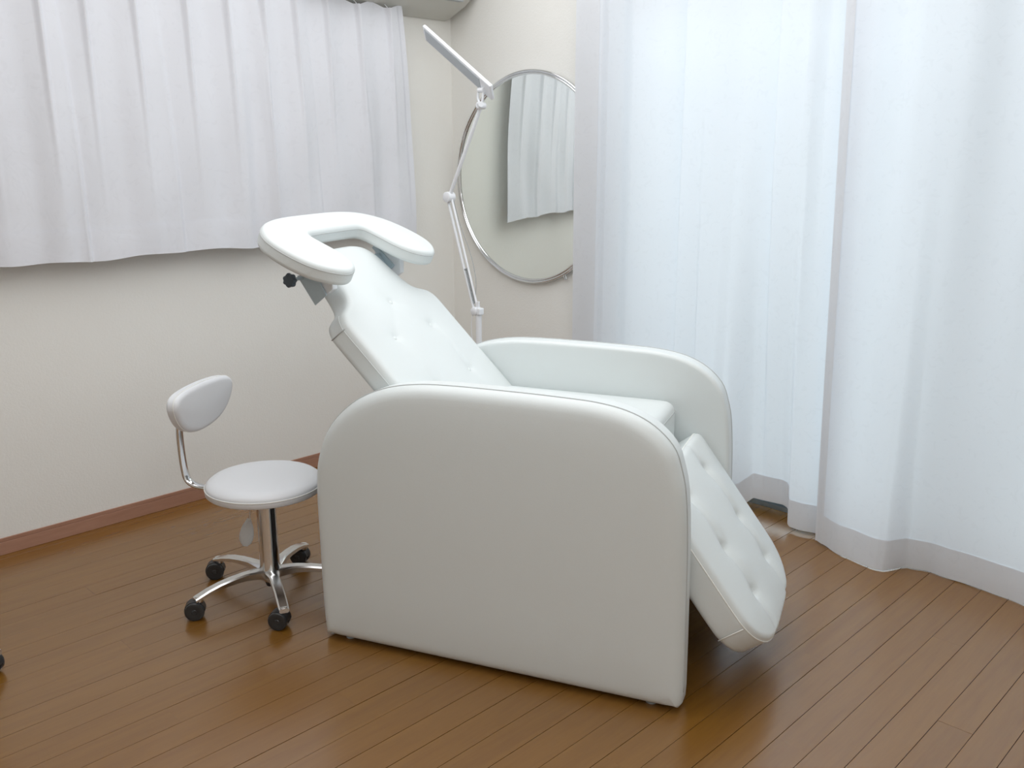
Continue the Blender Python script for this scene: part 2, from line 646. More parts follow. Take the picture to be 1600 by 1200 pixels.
m = MB()
m.box((OX0, 3.022, -.02), (OX1, 3.085, .008)).box((OX0, 3.022, .008), (OX1, 3.028, .016)).box((OX0, 3.048, .008), (OX1, 3.052, .02)).box((OX0, 3.079, .008), (OX1, 3.085, .03))
dpart(m, 'door_track', 'track')
m = MB()
m.box((OX0, 3.03, OZ - .03), (OX1, 3.085, OZ)).box((OX0, 3.03, .0), (OX0 + .025, 3.085, OZ)).box((OX1 - .025, 3.03, 0), (OX1, 3.085, OZ))
dpart(m, 'door_frame', 'sash')
mid = (OX0 + OX1) / 2
for (a, b, yy) in ((OX0 + .02, mid + .03, 3.056), (mid - .03, OX1 - .02, 3.034)):
    m = MB()
    m.box((a, yy, .021), (b, yy + .018, .095)).box((a, yy, OZ - .08), (b, yy + .018, OZ - .032))
    m.box((a, yy, .095), (a + .045, yy + .018, OZ - .08)).box((b - .045, yy, .095), (b, yy + .018, OZ - .08))
    dpart(m, 'door_sash', 'sash', bevel=.001)
    dpart(MB().box((a + .045, yy + .007, .095), (b - .045, yy + .011, OZ - .08)), 'pane', 'glass')

# window in the left wall; unseen slats added behind its glass block daylight
win = tag(empty('window_1', (XW - .06, (LY0 + LY1) / 2, LZ0)), kind='structure')


def wpart(mb, name, mat, **kw):
    o = mb.build(name, mat, **kw)
    o.parent = win
    o.matrix_parent_inverse = Matrix.Translation(win.location).inverted()
    return o


xf0, xf1 = XW - .10, XW - .05
m = MB()
m.box((xf0, LY0, LZ0), (xf1, LY0 + .03, LZ1)).box((xf0, LY1 - .03, LZ0), (xf1, LY1, LZ1)).box((xf0, LY0 + .03, LZ0), (xf1, LY1 - .03, LZ0 + .03)).box((xf0, LY0 + .03, LZ1 - .03), (xf1, LY1 - .03, LZ1))
m.box((xf0 + .01, (LY0 + LY1) / 2 - .02, LZ0 + .03), (xf1 - .01, (LY0 + LY1) / 2 + .02, LZ1 - .03))
wpart(m, 'window_frame', 'sash')
for a, b in ((LY0 + .03, (LY0 + LY1) / 2 - .02), ((LY0 + LY1) / 2 + .02, LY1 - .03)):
    wpart(MB().box((XW - .078, a, LZ0 + .03), (XW - .074, b, LZ1 - .03)), 'pane', 'glass')
m = MB()
for k in range(14):
    z = LZ0 + k * (LZ1 - LZ0) / 14
    m.box((XW - .132, LY0, z + .001), (XW - .122, LY1, z + (LZ1 - LZ0) / 14 - .001))
m.box((XW - .14, LY0, LZ0), (XW - .133, LY1, LZ1))
wpart(m, 'daylight_blocker', 'daylight_blocker')
# wooden inner sill
wpart(MB().box((XW - .05, LY0 - .02, LZ0 - .018), (XW + .012, LY1 + .02, LZ0)), 'window_sill', 'skirting')

# ground outside the door
tag(MB().box((-9, YW + .14, -.42), (8, 14, -.36)).build('ground_outside', 'concrete'), kind='structure')

# ------------------------------------------------------------------ wall unit high in the corner
un = tag(empty('wall_unit', (XW, 2.48, 1.84)),
         'grey-beige box unit high in the room corner right of the short curtain, sloped underside showing', 'wall unit')
prof = [(0.001, 1.835), (.035, 1.842), (.08, 1.862), (.13, 1.882), (.18, 1.915), (.205, 1.965), (.21, 2.08), (.19, 2.11), (.001, 2.115)]
ya, yb = 2.10, 2.882
V = [(XW + a, ya, z) for a, z in prof] + [(XW + a, yb, z) for a, z in prof]
n = len(prof)
m = MB().add(V, [(k, (k + 1) % n, n + (k + 1) % n, n + k) for k in range(n)] + [tuple(range(n))[::-1], tuple(range(n, 2 * n))])
o = m.build('casing', 'unit', smooth=0.6, bevel=.004)
o.parent = un
o.matrix_parent_inverse = Matrix.Translation(un.location).inverted()
m = MB().box((XW + .14, ya + .05, 1.893), (XW + .172, yb - .05, 1.902))
o = m.build('air_flap', 'grey')
o.parent = un
o.matrix_parent_inverse = Matrix.Translation(un.location).inverted()


# ------------------------------------------------------------------ curtains
def sm(t):
    t = min(1.0, max(0.0, t))
    return t * t * (3 - 2 * t)


def interp(ctrl, x):
    if x <= ctrl[0][0]:
        return ctrl[0][1]
    for (a, fa), (b, fb) in zip(ctrl, ctrl[1:]):
        if x <= b:
            return fa + (fb - fa) * sm((x - a) / (b - a))
    return ctrl[-1][1]


def sheet(fn, u0, u1, nu, t0, t1, nt):
    V = [fn(u0 + (u1 - u0) * i / nu, t0 + (t1 - t0) * j / nt) for j in range(nt + 1) for i in range(nu + 1)]
    F = [(j * (nu + 1) + i, j * (nu + 1) + i + 1, (j + 1) * (nu + 1) + i + 1, (j + 1) * (nu + 1) + i) for j in range(nt) for i in range(nu)]
    return MB().add(V, F)


# short curtain on the left wall; u runs along y, t from 0 (top) to 1 (hem)
PL = [0.30, 0.43, 0.56, 0.70, 0.84, 0.985, 1.154, 1.291, 1.451, 1.63, 1.782, 1.926, 2.059, 2.20, 2.346, 2.497]
nz = np.random.RandomState(5)
PH = nz.uniform(0, 2 * PI, 12)
mids = [0.22] + [(a + b) / 2 for a, b in zip(PL, PL[1:])] + [2.57]
topc = sorted([(p, 0.032) for p in PL] + [(p - .013, 0.004) for p in PL] + [(p + .013, 0.004) for p in PL] + [(q, -0.010 + .006 * nz.rand()) for q in mids])
lowc = []
for q_, p in enumerate(PL):
    a = [.018, .004, .012, .006, .016, .004][q_ % 6]
    lowc += [(p + nz.uniform(-.012, .012), a)]
lowc = sorted(lowc + [(q, -.004 - .007 * nz.rand()) for q in mids])


def left_fn(u, t):
    wtop = (1 - t) ** 2.2
    d = interp(topc, u) * wtop + interp(lowc, u + .012 * math.sin(3 * t + u * 9)) * (1 - wtop) * (0.35 + .65 * (1 - abs(2 * t - 1) * .4))
    # a few sharper layered folds seen in the cloth
    for (y0, amp, wd) in ((1.20, .018, .05), (1.52, .014, .06), (1.905, .024, .035), (2.10, .010, .05), (2.34, .012, .05)):
        yy = y0 + .02 * math.sin(t * 2.0)
        q = (u - yy) / wd
        if -1 < q < 0:
            d += amp * (1 + q) ** 1.5 * t ** .7
        elif 0 <= q < .25:
            d += amp * (1 - q * 4) * t ** .7
    d += .004 * math.sin(21 * u + 3 * t + PH[0]) * t + .003 * math.sin(11 * t + 17 * u + PH[1]) * t
    scallop = -.009 * math.cos(2 * PI * (u - 2.497) / .15) * max(0, 1 - t * 14)
    y = 0.22 + (u - 0.22) * (1 + .018 * t ** .6)
    if u > 2.45:
        y += (u - 2.45) / .13 * .012 * math.sin(t * 2.4)
    zb = 0.948 + .004 * math.sin(9 * u) + .003 * math.sin(23 * u + 1)
    z = 1.852 + scallop + (zb - 1.852) * t
    return (XW + .078 + d, y, z)


cl = tag(empty('short_curtain', (XW + .06, 1.4, 1.86)),
         'white short pleated satin curtain hanging over the left window above the beige wall', 'curtain')


def cpart(root, mb, name, mat, **kw):
    o = mb.build(name, mat, **kw)
    o.parent = root
    o.matrix_parent_inverse = Matrix.Translation(root.location).inverted()
    return o


cpart(cl, sheet(left_fn, 0.22, 2.58, 520, 0, .895, 60), 'cloth', 'curtain', smooth=3)
m = sheet(lambda u, t: tuple(np.array(left_fn(u, t)) + np.array((.0022, 0, 0))), 0.22, 2.58, 520, .888, 1.0, 8)
m2 = sheet(lambda u, t: tuple(np.array(left_fn(u, t)) - np.array((.0022, 0, 0))), 0.22, 2.58, 520, .888, 1.0, 8)
m.add(m2.v, m2.f)
cpart(cl, m, 'hem', 'curtain', smooth=3)
m = sheet(lambda u, t: tuple(np.array(left_fn(u, t)) + np.array((.0016, 0, 0))), 2.555, 2.58, 6, .0, 1.0, 60)
cpart(cl, m, 'side_hem', 'curtain', smooth=3)
rl = tag(empty('curtain_rail', (XW, 1.4, 1.875)), 'slim white rail holding the short curtain above the left window', 'curtain rail')
cpart(rl, MB().box((XW + .060, .15, 1.872), (XW + .080, 2.62, 1.884)), 'rail', 'lamp', bevel=.002)
for yy in (.25, 1.0, 1.75, 2.55):
    cpart(rl, MB().box((XW, yy - .008, 1.874), (XW + .062, yy + .008, 1.884)), 'bracket', 'lamp', bevel=.001)
for p in PL:
    pt = [(XW + .070, p, 1.870), (XW + .072, p, 1.858), (XW + .085, p, 1.848), (XW + .092, p, 1.835)]
    cpart(cl, MB().tube(pt, .0022, 6), 'hook', 'lamp', smooth=1)


# long curtains on the right wall
A_top = [(-2.415, .02), (-2.292, .028), (-2.280, .0), (-2.22, -.005), (-2.14, .03), (-2.02, .022), (-1.925, .0), (-1.912, .042), (-1.80, .052),
         (-1.69, .030), (-1.575, .012), (-1.556, .055), (-1.47, .045), (-1.40, .01), (-1.25, .0), (-1.1, .0)]
A_bot = [(-2.415, .02), (-2.292, .028), (-2.280, .0), (-2.20, .0), (-2.10, .045), (-1.95, .04), (-1.83, .01), (-1.815, .055), (-1.74, .07),
         (-1.70, .03), (-1.61, -.085), (-1.50, -.098), (-1.462, -.075), (-1.440, -.02), (-1.40, -.015), (-1.33, -.035), (-1.24, -.045), (-1.1, -.045)]


def a_fn(x, t):
    w = t ** 2.4
    d = interp(A_top, x) * (1 - w) + interp(A_bot, x) * w
    d += .004 * math.sin(13 * x + 2.5 * t + 1) + .002 * math.sin(31 * x + 5 * t)
    zb = .014 + .048 * sm((x + 1.66) / .06) * (1 - sm((x + 1.475) / .045))
    z = 1.955 + (zb - 1.955) * t
    return (x, 2.856 - d * (.95 - .10 * t), z)


B_top = [(-1.352, .000), (-1.33, .012), (-1.25, .02), (-1.17, -.02), (-1.10, .015), (-.98, .03), (-.88, -.01), (-.78, .02), (-.62, .035), (-.45, -.01), (-.3, .03), (-.1, -.02), (.1, .03), (.3, -.01), (.5, .02)]
B_bot = [(-1.352, -.010), (-1.32, .0), (-1.20, .03), (-1.085, .045), (-1.065, .04), (-1.01, -.035), (-.95, -.05), (-.88, -.04), (-.72, -.02), (-.55, .02), (-.4, -.03), (-.25, .03), (-.1, -.03), (.1, .04), (.3, -.03), (.5, .02)]


def b_fn(x, t):
    w = t ** 1.6
    d = interp(B_top, x) * (1 - w) + interp(B_bot, x) * w
    d += .004 * math.sin(11 * x - 2 * t + 2) + .0018 * math.sin(27 * x + 6 * t + 1)
    zb = .003 + .008 * sm((-1.26 - x) / .09)
    if x < -1.2:
        xx = x + .035 * t * sm((-1.2 - x) / .15)
    else:
        xx = x
    z = 1.955 + (zb - 1.955) * t
    return (xx, 2.805 - d * (.60 + .5 * t ** 4) + .02 * t, z)


def long_curtain(fn, x0, x1, label, nu, side):
    root = tag(empty('long_curtain', ((x0 + x1) / 2, 2.86, 1.96)), label, 'curtain')
    cpart(root, sheet(fn, x0, x1, nu, 0, .952, 110), 'cloth', 'sheer', smooth=3)
    m = sheet(lambda x, t: tuple(np.array(fn(x, t)) - np.array((0, .0025, 0))), x0, x1, nu, .948, 1.0, 8)
    m2 = sheet(lambda x, t: tuple(np.array(fn(x, t)) + np.array((0, .0025, 0))), x0, x1, nu, .948, 1.0, 8)
    m.add(m2.v, m2.f)
    cpart(root, m, 'hem', 'sheer_hem', smooth=3)
    m = sheet(lambda x, t: tuple(np.array(fn(x, t)) - np.array((0, .0018, 0))), side[0], side[1], 8, 0, .95, 110)
    cpart(root, m, 'side_hem', 'sheer_hem', smooth=3)
    xx = x0 + .05
    while xx < x1:
        pt = [(xx, 2.848, 1.970), (xx, 2.846, 1.96), (xx, 2.840, 1.945)]
        cpart(root, MB().tube(pt, .002, 6), 'hook', 'lamp', smooth=1)
        xx += .13
    return root


long_curtain(a_fn, -2.415, -1.25, 'white full-length sheer curtain beside the round mirror, hanging behind the other long curtain', 420, (-2.415, -2.30))
long_curtain(b_fn, -1.352, .50, 'white full-length sheer curtain at the right edge, overlapping in front of its neighbour', 460, (-1.352, -1.318))
rl = tag(empty('curtain_rail', (-1.0, 2.9, 1.985)), 'slim white rail above the full-length curtains of the glass door', 'curtain rail')
cpart(rl, MB().box((-2.5, 2.838, 1.972), (.56, 2.858, 1.988)), 'rail', 'lamp', bevel=.002)
for xx in (-2.4, -1.4, -.4, .5):
    cpart(rl, MB().box((xx - .008, 2.856, 1.974), (xx + .008, YW, 1.986)), 'bracket', 'lamp', bevel=.001)

# ------------------------------------------------------------------ round mirror
mr = tag(empty('round_mirror', (-2.717, YW - .010, 1.18)), 'large round wall mirror with thin silver frame, reflecting the short curtain', 'mirror')
RX = Matrix.Rotation(PI / 2, 4, 'X')      # lathe axis z -> -y (towards the room)
R0 = .4335
m = MB().lathe([(R0 - .006, .0), (R0, .004), (R0, .011), (R0 - .003, .0145), (R0 - .007, .0155), (R0 - .009, .0135), (R0 - .011, .0120), (R0 - .014, .0150), (R0 - .018, .0140), (R0 - .019, .009), (R0 - .019, .0)], 128, RX, closed=True)
m.build('frame', 'chrome', mr, smooth=1.2)
m = MB().lathe([(R0 - .018, .004), (R0 - .018, .0095), (R0 - .022, .0102)], 128, RX)
m.build('glass', 'mirror', mr, smooth=0.4)
MB().lathe([(.30, -.010), (.30, .003)], 64, RX).build('back_board', 'grey', mr, smooth=.6)
a = math.radians(-62)
for aa in (a,):
    p = Vector((math.cos(aa) * R0, 0, math.sin(aa) * R0))
    q = Vector((math.cos(aa) * (R0 + .018), 0, math.sin(aa) * (R0 + .018)))
    MB().tube([p + Vector((0, -.002, 0)), q + Vector((0, -.002, 0)), q + Vector((0, -.012, 0)), p + Vector((0, -.015, 0))], .003, 8).build('clip', 'chrome', mr, smooth=1)

# ------------------------------------------------------------------ reclining chair
CA = Vector((-1.977, 1.301, 0))
chair = tag(empty('recliner', CA, math.atan2(0.381, 0.925)),
            'white vinyl reclining treatment chair with rounded side panels, tilted back and raised footrest', 'recliner')
W = 0.690
pan = [(-.004, .009), (-.010, .10), (-.0125, .28), (-.0125, .44), (0, .527), (.038, .608), (.108, .676), (.192, .718), (.283, .738), (.386, .744), (.55, .7445),
       (.66, .743), (.753, .739), (.828, .725), (.887, .697), (.932, .653), (.951, .603), (.963, .544), (.971, .423), (.976, .2), (.978, .05)]
up_ = spline(pan, 150)
outl = [tuple(p) for p in up_] + [(.977, .020), (.970, .009)] + [(.970 - .972 * k / 24, .009) for k in range(1, 24)]
PT = .078


def side_panel(v0, v1, outer_is_low):
    ra, rb = (.030, .012) if outer_is_low else (.012, .030)
    ca, cb = (.008, .002) if outer_is_low else (.002, .008)
    fn = lambda a, b, h: (a, h, b)
    o = slab(outl, v0, v1, ra, rb, fn, ca, cb, grid=.03).build('side_panel', 'vinyl', chair, smooth=1.2)
    vs_ = v0 + .027 if outer_is_low else v1 - .027
    pth = [(a, vs_, b) for a, b in up_]
    # sits in the welt line, half sunk in the vinyl
    MB().tube(pth, .0016, 6).build('seam', 'seam', o, smooth=2)
    for uu in (.06, .90):
        MB().lathe([(.014, 0), (.014, .008), (.012, .014)], 16, Matrix.Translation((uu, (v0 + v1) / 2, 0))).build('glide', 'grey', o, smooth=.6)
    return o


side_panel(0, PT, True)
side_panel(W - PT, W, False)

# hidden carcass and pivot bars
m = MB()
m.box((.12, PT, .05), (.80, PT + .02, .40)).box((.12, W - PT - .02, .05), (.80, W - PT, .40)).box((.12, PT + .02, .05), (.14, W - PT - .02, .40))
m.box((.14, PT + .02, .42), (.74, W - PT - .02, .47)).box((.14, PT + .02, .05), (.80, W - PT - .02, .07))
m.build('base_frame', 'subframe', chair)

# seat
sv0, sv1 = PT + .004, W - PT - .004
cen = W / 2
hw = (sv1 - sv0) / 2
prof = [(.24, hw - .03), (.245, hw - .012), (.26, hw), (.40, hw), (.60, hw), (.76, hw), (.795, hw - .005), (.81, hw - .016), (.818, hw - .034)]
m, B = cushion(rows_from(prof, 60, cen), .125, .026, lambda s, v, h: (s, v, .604 + h), crown=.010)
seat = m.build('seat', 'vinyl', chair, smooth=1.0)
fb = [(s, v) for s, v in B if s > .30]
fb.sort(key=lambda p: p[1])
edge_ = [(s, v, .604 - .022) for s, v in fb]
MB().tube(edge_, .0014, 6).build('seam', 'seam', seat, smooth=2)
m, B = None, None

# backrest with narrow neck
t = math.radians(45.9)
D = Vector((-math.cos(t), 0, math.sin(t)))
NN = Vector((math.sin(t), 0, math.cos(t)))
O = Vector((.205, 0, .712))


def bfn(s, v, h):
    p = O + D * s + NN * h
    return (p.x, v, p.z)


bw = .264
bc = .348
prof = [(-.235, bw - .01), (-.22, bw), (-.10, bw), (.10, bw), (.195, bw), (.222, bw - .006), (.243, bw - .022), (.255, bw - .046), (.264, .195), (.276, .176), (.296, .164), (.335, .152),
        (.375, .140), (.405, .128), (.425, .112), (.440, .088), (.449, .05), (.4505, .02)]
tf = [(.232, .345, .006, .028), (.127, .235, .009, .030), (.127, .450, .009, .030), (-.045, .240, .009, .030), (-.045, .455, .009, .030)]
cr_ = [(.127, .235, -.045, .240, .0016, .010), (.127, .450, -.045, .455, .0016, .010), (.232, .345, .127, .235, .001, .010), (.232, .345, .127, .450, .001, .010), (-.045, .24, -.2, .24, .0016, .01), (-.045, .455, -.2, .455, .0016, .01)]
m, B = cushion(rows_from(prof, 110, bc), .070, .018, bfn, crown=.010, tufts=tf, creases=cr_)
back = m.build('backrest', 'vinyl', chair, smooth=1.0)
for sgn in (-1, 1):
    vv = bc + sgn * (bw + .0005)
    MB().tube([bfn(.205, vv, -.012), bfn(.207, vv, -.03), bfn(.209, vv, -.065)], .0014, 6).build('seam', 'seam', back, smooth=2)
lim = [(s, v) for s, v in B if s < .25 and v < bc and s > -.23]
lim.sort()
MB().tube([bfn(s, v - .0002, -.0185) for s, v in lim], 0.0010, 6).build('seam', 'vinyl', back, smooth=2)
for (a_, b_, d_, s_) in tf:
    MB().lathe([(0, .0022), (.005, .0014), (.008, -.001), (.0085, -.004)], 16, Matrix.Translation(Vector(bfn(a_, b_, .010 - d_ - .0015))) @ Matrix.Rotation(PI / 2 - t, 4, 'Y')).build('button', 'vinyl', back, smooth=1)

# footrest
t2 = math.radians(53.3)
D2 = Vector((math.cos(t2), 0, -math.sin(t2)))
N2 = Vector((math.sin(t2), 0, math.cos(t2)))
O2 = Vector((.955, 0, .426))


def ffn(s, v, h):
    p = O2 + D2 * s + N2 * h
    return (p.x, v, p.z)


fw_ = .259
prof = [(-.125, fw_ - .03), (-.122, fw_ - .014), (-.112, fw_ - .003), (-.09, fw_), (.05, fw_), (.22, fw_), (.268, fw_ - .008), (.305, fw_ - .030), (.335, fw_ - .068), (.352, fw_ - .115), (.359, fw_ - .175)]
tf = [(-.043, .243, .016, .034), (-.043, .470, .016, .034), (.112, .243, .016, .034), (.112, .470, .016, .034), (.245, .250, .016, .034), (.245, .470, .016, .034)]
cr_ = []
for v_ in (.243, .470):
    cr_ += [(-.12, v_, -.043, v_, .006, .012), (-.043, v_, .112, v_, .009, .012), (.112, v_, .245, v_ + .003, .009, .012), (.245, v_, .34, v_, .006, .014)]
m, B = cushion(rows_from(prof, 84, .347), .088, .014, ffn, crown=.014, tufts=tf, creases=cr_)
foot = m.build('footrest', 'vinyl', chair, smooth=1.0)
k_ = [ffn(s, v, -.0125) for s, v in B]
MB().tube([Vector(q) for q in k_], .0017, 6, closed=True).build('seam', 'piping', foot, smooth=2)
for v_ in (.347 - fw_ + .002, .347 + fw_ - .002):
    MB().tube([ffn(.262, v_, -.015), ffn(.262, v_, -.05), ffn(.262, v_, -.085)], .0015, 6).build('seam', 'piping', foot, smooth=2)
# hinge arms between seat frame and footrest
for vv in (.2, .5):
    MB().box((.70, vv - .012, .40), (.80, vv + .012, .425)).build('hinge_arm', 'subframe', chair, bevel=.002)

# face-ring headrest
beta = math.radians(23.5)
E1 = Vector((math.cos(beta), 0, -math.sin(beta)))
E2 = Vector((math.sin(beta), 0, math.cos(beta)))
HO = Vector((0, 0, 1.040))


def hfn(a, b, h):
    p = HO + E1 * a + E2 * h
    return (p.x, b, p.z)


hc = .312


def arc(cx, cy, r, a0, a1, n=10, ry=None):
    ry = ry or r
    return [(cx + r * math.cos(math.radians(a0 + (a1 - a0) * k / n)), cy + ry * math.sin(math.radians(a0 + (a1 - a0) * k / n))) for k in range(n + 1)]


half = []
half += [(-.214, hc), (-.214, hc + .06), (-.212, hc + .12), (-.205, hc + .18), (-.190, hc + .232), (-.164, hc + .275), (-.130, hc + .305), (-.09, hc + .321), (-.045, hc + .327),
         (.0, hc + .324), (.04, hc + .309), (.072, hc + .278), (.090, hc + .240), (.084, hc + .200), (.060, hc + .168), (.025, hc + .151), (-.02, hc + .147), (-.06, hc + .147), (-.093, hc + .144), (-.108, hc + .132), (-.113, hc + .108), (-.114, hc + .05)]
full = half + [(-.114, hc)] + [(a, 2 * hc - b) for a, b in reversed(half[1:])]
out_ = spline(full, 200, closed=True)
hr = slab(out_, -.046, 0, .012, .013, hfn, .001, .006, grid=.012).build('headrest', 'vinyl', chair, smooth=1.2)
MB().tube([hfn(a, b, -.0125) for a, b in out_], .0010, 6, closed=True).build('seam', 'seam', hr, smooth=2)


def plate(poly, v0, v1):
    n = len(poly)
    V = [(a, v0, b) for a, b in poly] + [(a, v1, b) for a, b in poly]
    return MB().add(V, [(k, (k + 1) % n, n + (k + 1) % n, n + k) for k in range(n)] + [tuple(range(n))[::-1], tuple(range(n, 2 * n))])


for (va, vb) in ((.148, .172), (.522, .546)):
    plate([(-.105, 1.040), (-.105, .985), (-.038, .925), (-.018, .94), (-.018, 1.0)], va, vb).build('mount_block', 'lamp', chair, bevel=.003)
plate([(-.122, .972), (-.070, .896), (-.034, .925), (-.050, .955), (-.080, .985)], .140, .145).build('bracket', 'bracket', chair, bevel=.0008)
plate([(-.118, .975), (-.066, .898), (-.046, .922), (-.080, .972)], .545, .550).build('bracket', 'bracket', chair, bevel=.0008)
plate([(-.108, 1.012), (-.098, 1.022), (-.036, .962), (-.046, .950)], .512, .523).build('bracket', 'bracket', chair, bevel=.002)
plate([(-.095, .985), (-.082, .998), (-.050, .955), (-.064, .942)], .19, .51).build('cross_bar', 'bracket', chair, bevel=.001)
MB().tube([(-.106, .090, .968), (-.106, .150, .968)], .005, 12).build('knob_shaft', 'bracket', chair, smooth=1)
# lobed clamping knob, axis along v
kv, kf = [], []
for (rr, hh) in ((.006, .0), (.0155, .002), (.018, .007), (.018, .014), (.0155, .019), (.006, .021)):
    for k in range(48):
        a = 2 * PI * k / 48
        q = rr * (1 + .09 * math.cos(7 * a))
        kv.append((-.106 + q * math.cos(a), .074 + hh, .968 + q * math.sin(a)))
for i in range(5):
    for k in range(48):
        kf.append((i * 48 + k, i * 48 + (k + 1) % 48, (i + 1) * 48 + (k + 1) % 48, (i + 1) * 48 + k))
kf += [tuple(range(48)), tuple(5 * 48 + k for k in range(48))[::-1]]
MB().add(kv, kf).build('knob', 'knob', chair, smooth=.7)

# ------------------------------------------------------------------ rolling stool
az = -math.radians(44.162)      # camera azimuth from +y


def dirv(deg):
    q = az + math.radians(deg)
    return Vector((math.sin(q), math.cos(q), 0))


def make_stool():
    root = empty('rolling_stool')
    # seat: dished round pad with a rim band
    R = .168
    m = MB().lathe([(0, .381), (.05, .3815), (.10, .3805), (.135, .378), (.153, .373), (.163, .365), (.1665, .3585), (.1655, .3545)], 72)
    seat = m.build('seat', 'stool_vinyl', root, smooth=1.2)
    m = MB().lathe([(R - .003, .355), (R, .3535), (R, .340), (R - .004, .336), (R - .014, .3345), (0.0, .3345)], 72)
    m.build('seat_band', 'stool_vinyl', root, smooth=.8)
    MB().tube([(R * math.cos(2 * PI * k / 72), R * math.sin(2 * PI * k / 72), .3548) for k in range(72)], .0016, 6, closed=True).build('seam', 'piping', seat, smooth=2)
    MB().box((-.055, -.045, .322), (.055, .045, .335)).build('seat_plate', 'black', root, bevel=.003)
    MB().lathe([(.013, .29), (.013, .325)], 20).build('piston', 'black', root, smooth=.6)
    MB().lathe([(.0255, .298), (.0255, .303), (.028, .303), (.029, .297), (.029, .10), (.033, .085), (.033, .070), (.028, .052), (.020, .048)], 32).build('column', 'chrome', root, smooth=.7)
    # dark ring at the mouth of the column
    MB().lathe([(.013, .298), (.0255, .298), (.0255, .294), (.013, .294)], 24, closed=True).build('column_collar', 'black', root, smooth=.5)
    LR = .222
    for k in range(5):
        a = math.radians(-95 + 72 * k)
        c, s = math.cos(a), math.sin(a)
        prof = [(.018, .088, .022, .028), (.045, .092, .020, .026), (.08, .094, .0145, .022), (.12, .092, .0145, .019), (.16, .087, .0145, .017), (.195, .079, .0145, .015), (.222, .070, .0145, .014), (.236, .065, .0135, .013)]
        V, F = [], []
        for (r_, zt, hw_, th) in prof:
            sec = [(-hw_, zt - .004), (-hw_ * .72, zt), (hw_ * .72, zt), (hw_, zt - .004), (hw_, zt - th + .003), (hw_ * .7, zt - th), (-hw_ * .7, zt - th), (-hw_, zt - th + .003)]
            V += [(c * r_ - s * y_, s * r_ + c * y_, z_) for y_, z_ in sec]
        for i_ in range(len(prof) - 1):
            for q in range(8):
                F.append((i_ * 8 + q, i_ * 8 + (q + 1) % 8, (i_ + 1) * 8 + (q + 1) % 8, (i_ + 1) * 8 + q))
        F += [tuple(range(8))[::-1], tuple(range(len(prof) * 8 - 8, len(prof) * 8))]
        MB().add(V, F).build('leg', 'alu', root, smooth=.6)
        # caster: stem socket, hood and twin wheels
        cx, cy = c * LR, s * LR
        yaw = math.radians(-136 + (12, -8, 5, -14, 9)[k])
        T = Matrix.Translation((cx, cy, 0)) @ Matrix.Rotation(yaw, 4, 'Z')
        cs = MB()
        cs.lathe([(.0095, .040), (.0095, .052)], 16, T)
        # hood: arched shell between the wheels
        hv, hf = [], []
        for i_ in range(13):
            q = math.radians(-20 + 200 * i_ / 12)
            for (rr, yy) in ((.0255, -.0135), (.0255, .0135), (.0290, .0135), (.0290, -.0135)):
                hv.append(T @ Vector((.013 + rr * math.cos(q), yy, .0275 + rr * math.sin(q))))
        for i_ in range(12):
            for q in range(4):
                hf.append((i_ * 4 + q, i_ * 4 + (q + 1) % 4, (i_ + 1) * 4 + (q + 1) % 4, (i_ + 1) * 4 + q))
        hf += [(0, 1, 2, 3), (48, 49, 50, 51)]
        cs.add(hv, hf)
        cs.lathe([(.004, -.018), (.004, .018)], 12, T @ Matrix.Translation((.013, 0, .0275)) @ Matrix.Rotation(PI / 2, 4, 'X'))
        caster = cs.build('caster', 'black', root, smooth=.7)
        MB().lathe([(.0125, .052), (.0125, .068)], 16, Matrix.Translation((cx, cy, 0))).build('socket', 'alu', caster, smooth=.6)
        for sg in (-1, 1):
            Mw = T @ Matrix.Translation((.013, sg * .0135, .0275)) @ Matrix.Rotation(PI / 2, 4, 'X')
            MB().lathe([(.0, -.0085), (.006, -.0095), (.008, -.0075), (.019, -.0095), (.0255, -.008), (.0275, -.005), (.0275, .005), (.0255, .008), (.019, .0095), (.008, .0075), (.006, .0095), (.0, .0085)], 28, Mw).build('wheel', 'hub', caster, smooth=.6)
    MB().lathe([(.0, .030), (.014, .032), (.018, .045), (.018, .060)], 20).build('hub_cap', 'black', root, smooth=.7)
    # height lever with flat frosted paddle
    p0 = Vector((.0, .0, .330)) + dirv(-90) * .034
    p1 = dirv(-92) * .052 + Vector((0, 0, .245))
    MB().tube([p0, p0 + (p1 - p0) * .5, p1], .0032, 8).build('lever', 'chrome', root, smooth=1)
    p2 = dirv(-92) * .070 + Vector((0, 0, .158))
    N_ = 9
    pts = [p1 + (p2 - p1) * (k / (N_ - 1)) for k in range(N_)]
    rad = [.005, .010, .0150, .0185, .0205, .0215, .0210, .0175, .008]
    MB().tube(pts, .01, 14, radii=rad, flat=.35, up=dirv(0)).build('lever_paddle', 'lever', root, smooth=1)
    # backrest bar and pad
    w = dirv(13)
    r = dirv(-77)
    off = w * -.018
    z0 = .348
    path = [r * .10 + off + Vector((0, 0, .330)), r * .165 + off + Vector((0, 0, .332)), r * .206 + off + Vector((0, 0, .335)), r * .232 + off + Vector((0, 0, .346)), r * .244 + off + Vector((0, 0, .368)),
            r * .250 + off + Vector((0, 0, .42)), r * .252 + off + Vector((0, 0, .50)), r * .246 + off + Vector((0, 0, .57))]
    P = spline([tuple(q) for q in path], 40)
    MB().tube([Vector(q) for q in P], 0.0080, 16, flat=1.9, up=w).build('backrest_bar', 'chrome', root, smooth=1)
    # half-moon pad, slightly curved around the sitter
    ol = []
    hwid, zt, zb = .163, .636, .500
    cp = [(-.150, .625), (-.10, .634), (0, .637), (.10, .634), (.150, .625), (.168, .603), (.160, .572), (.130, .535), (.08, .508), (.0, .497), (-.08, .508), (-.130, .535), (-.160, .572), (-.168, .603)]
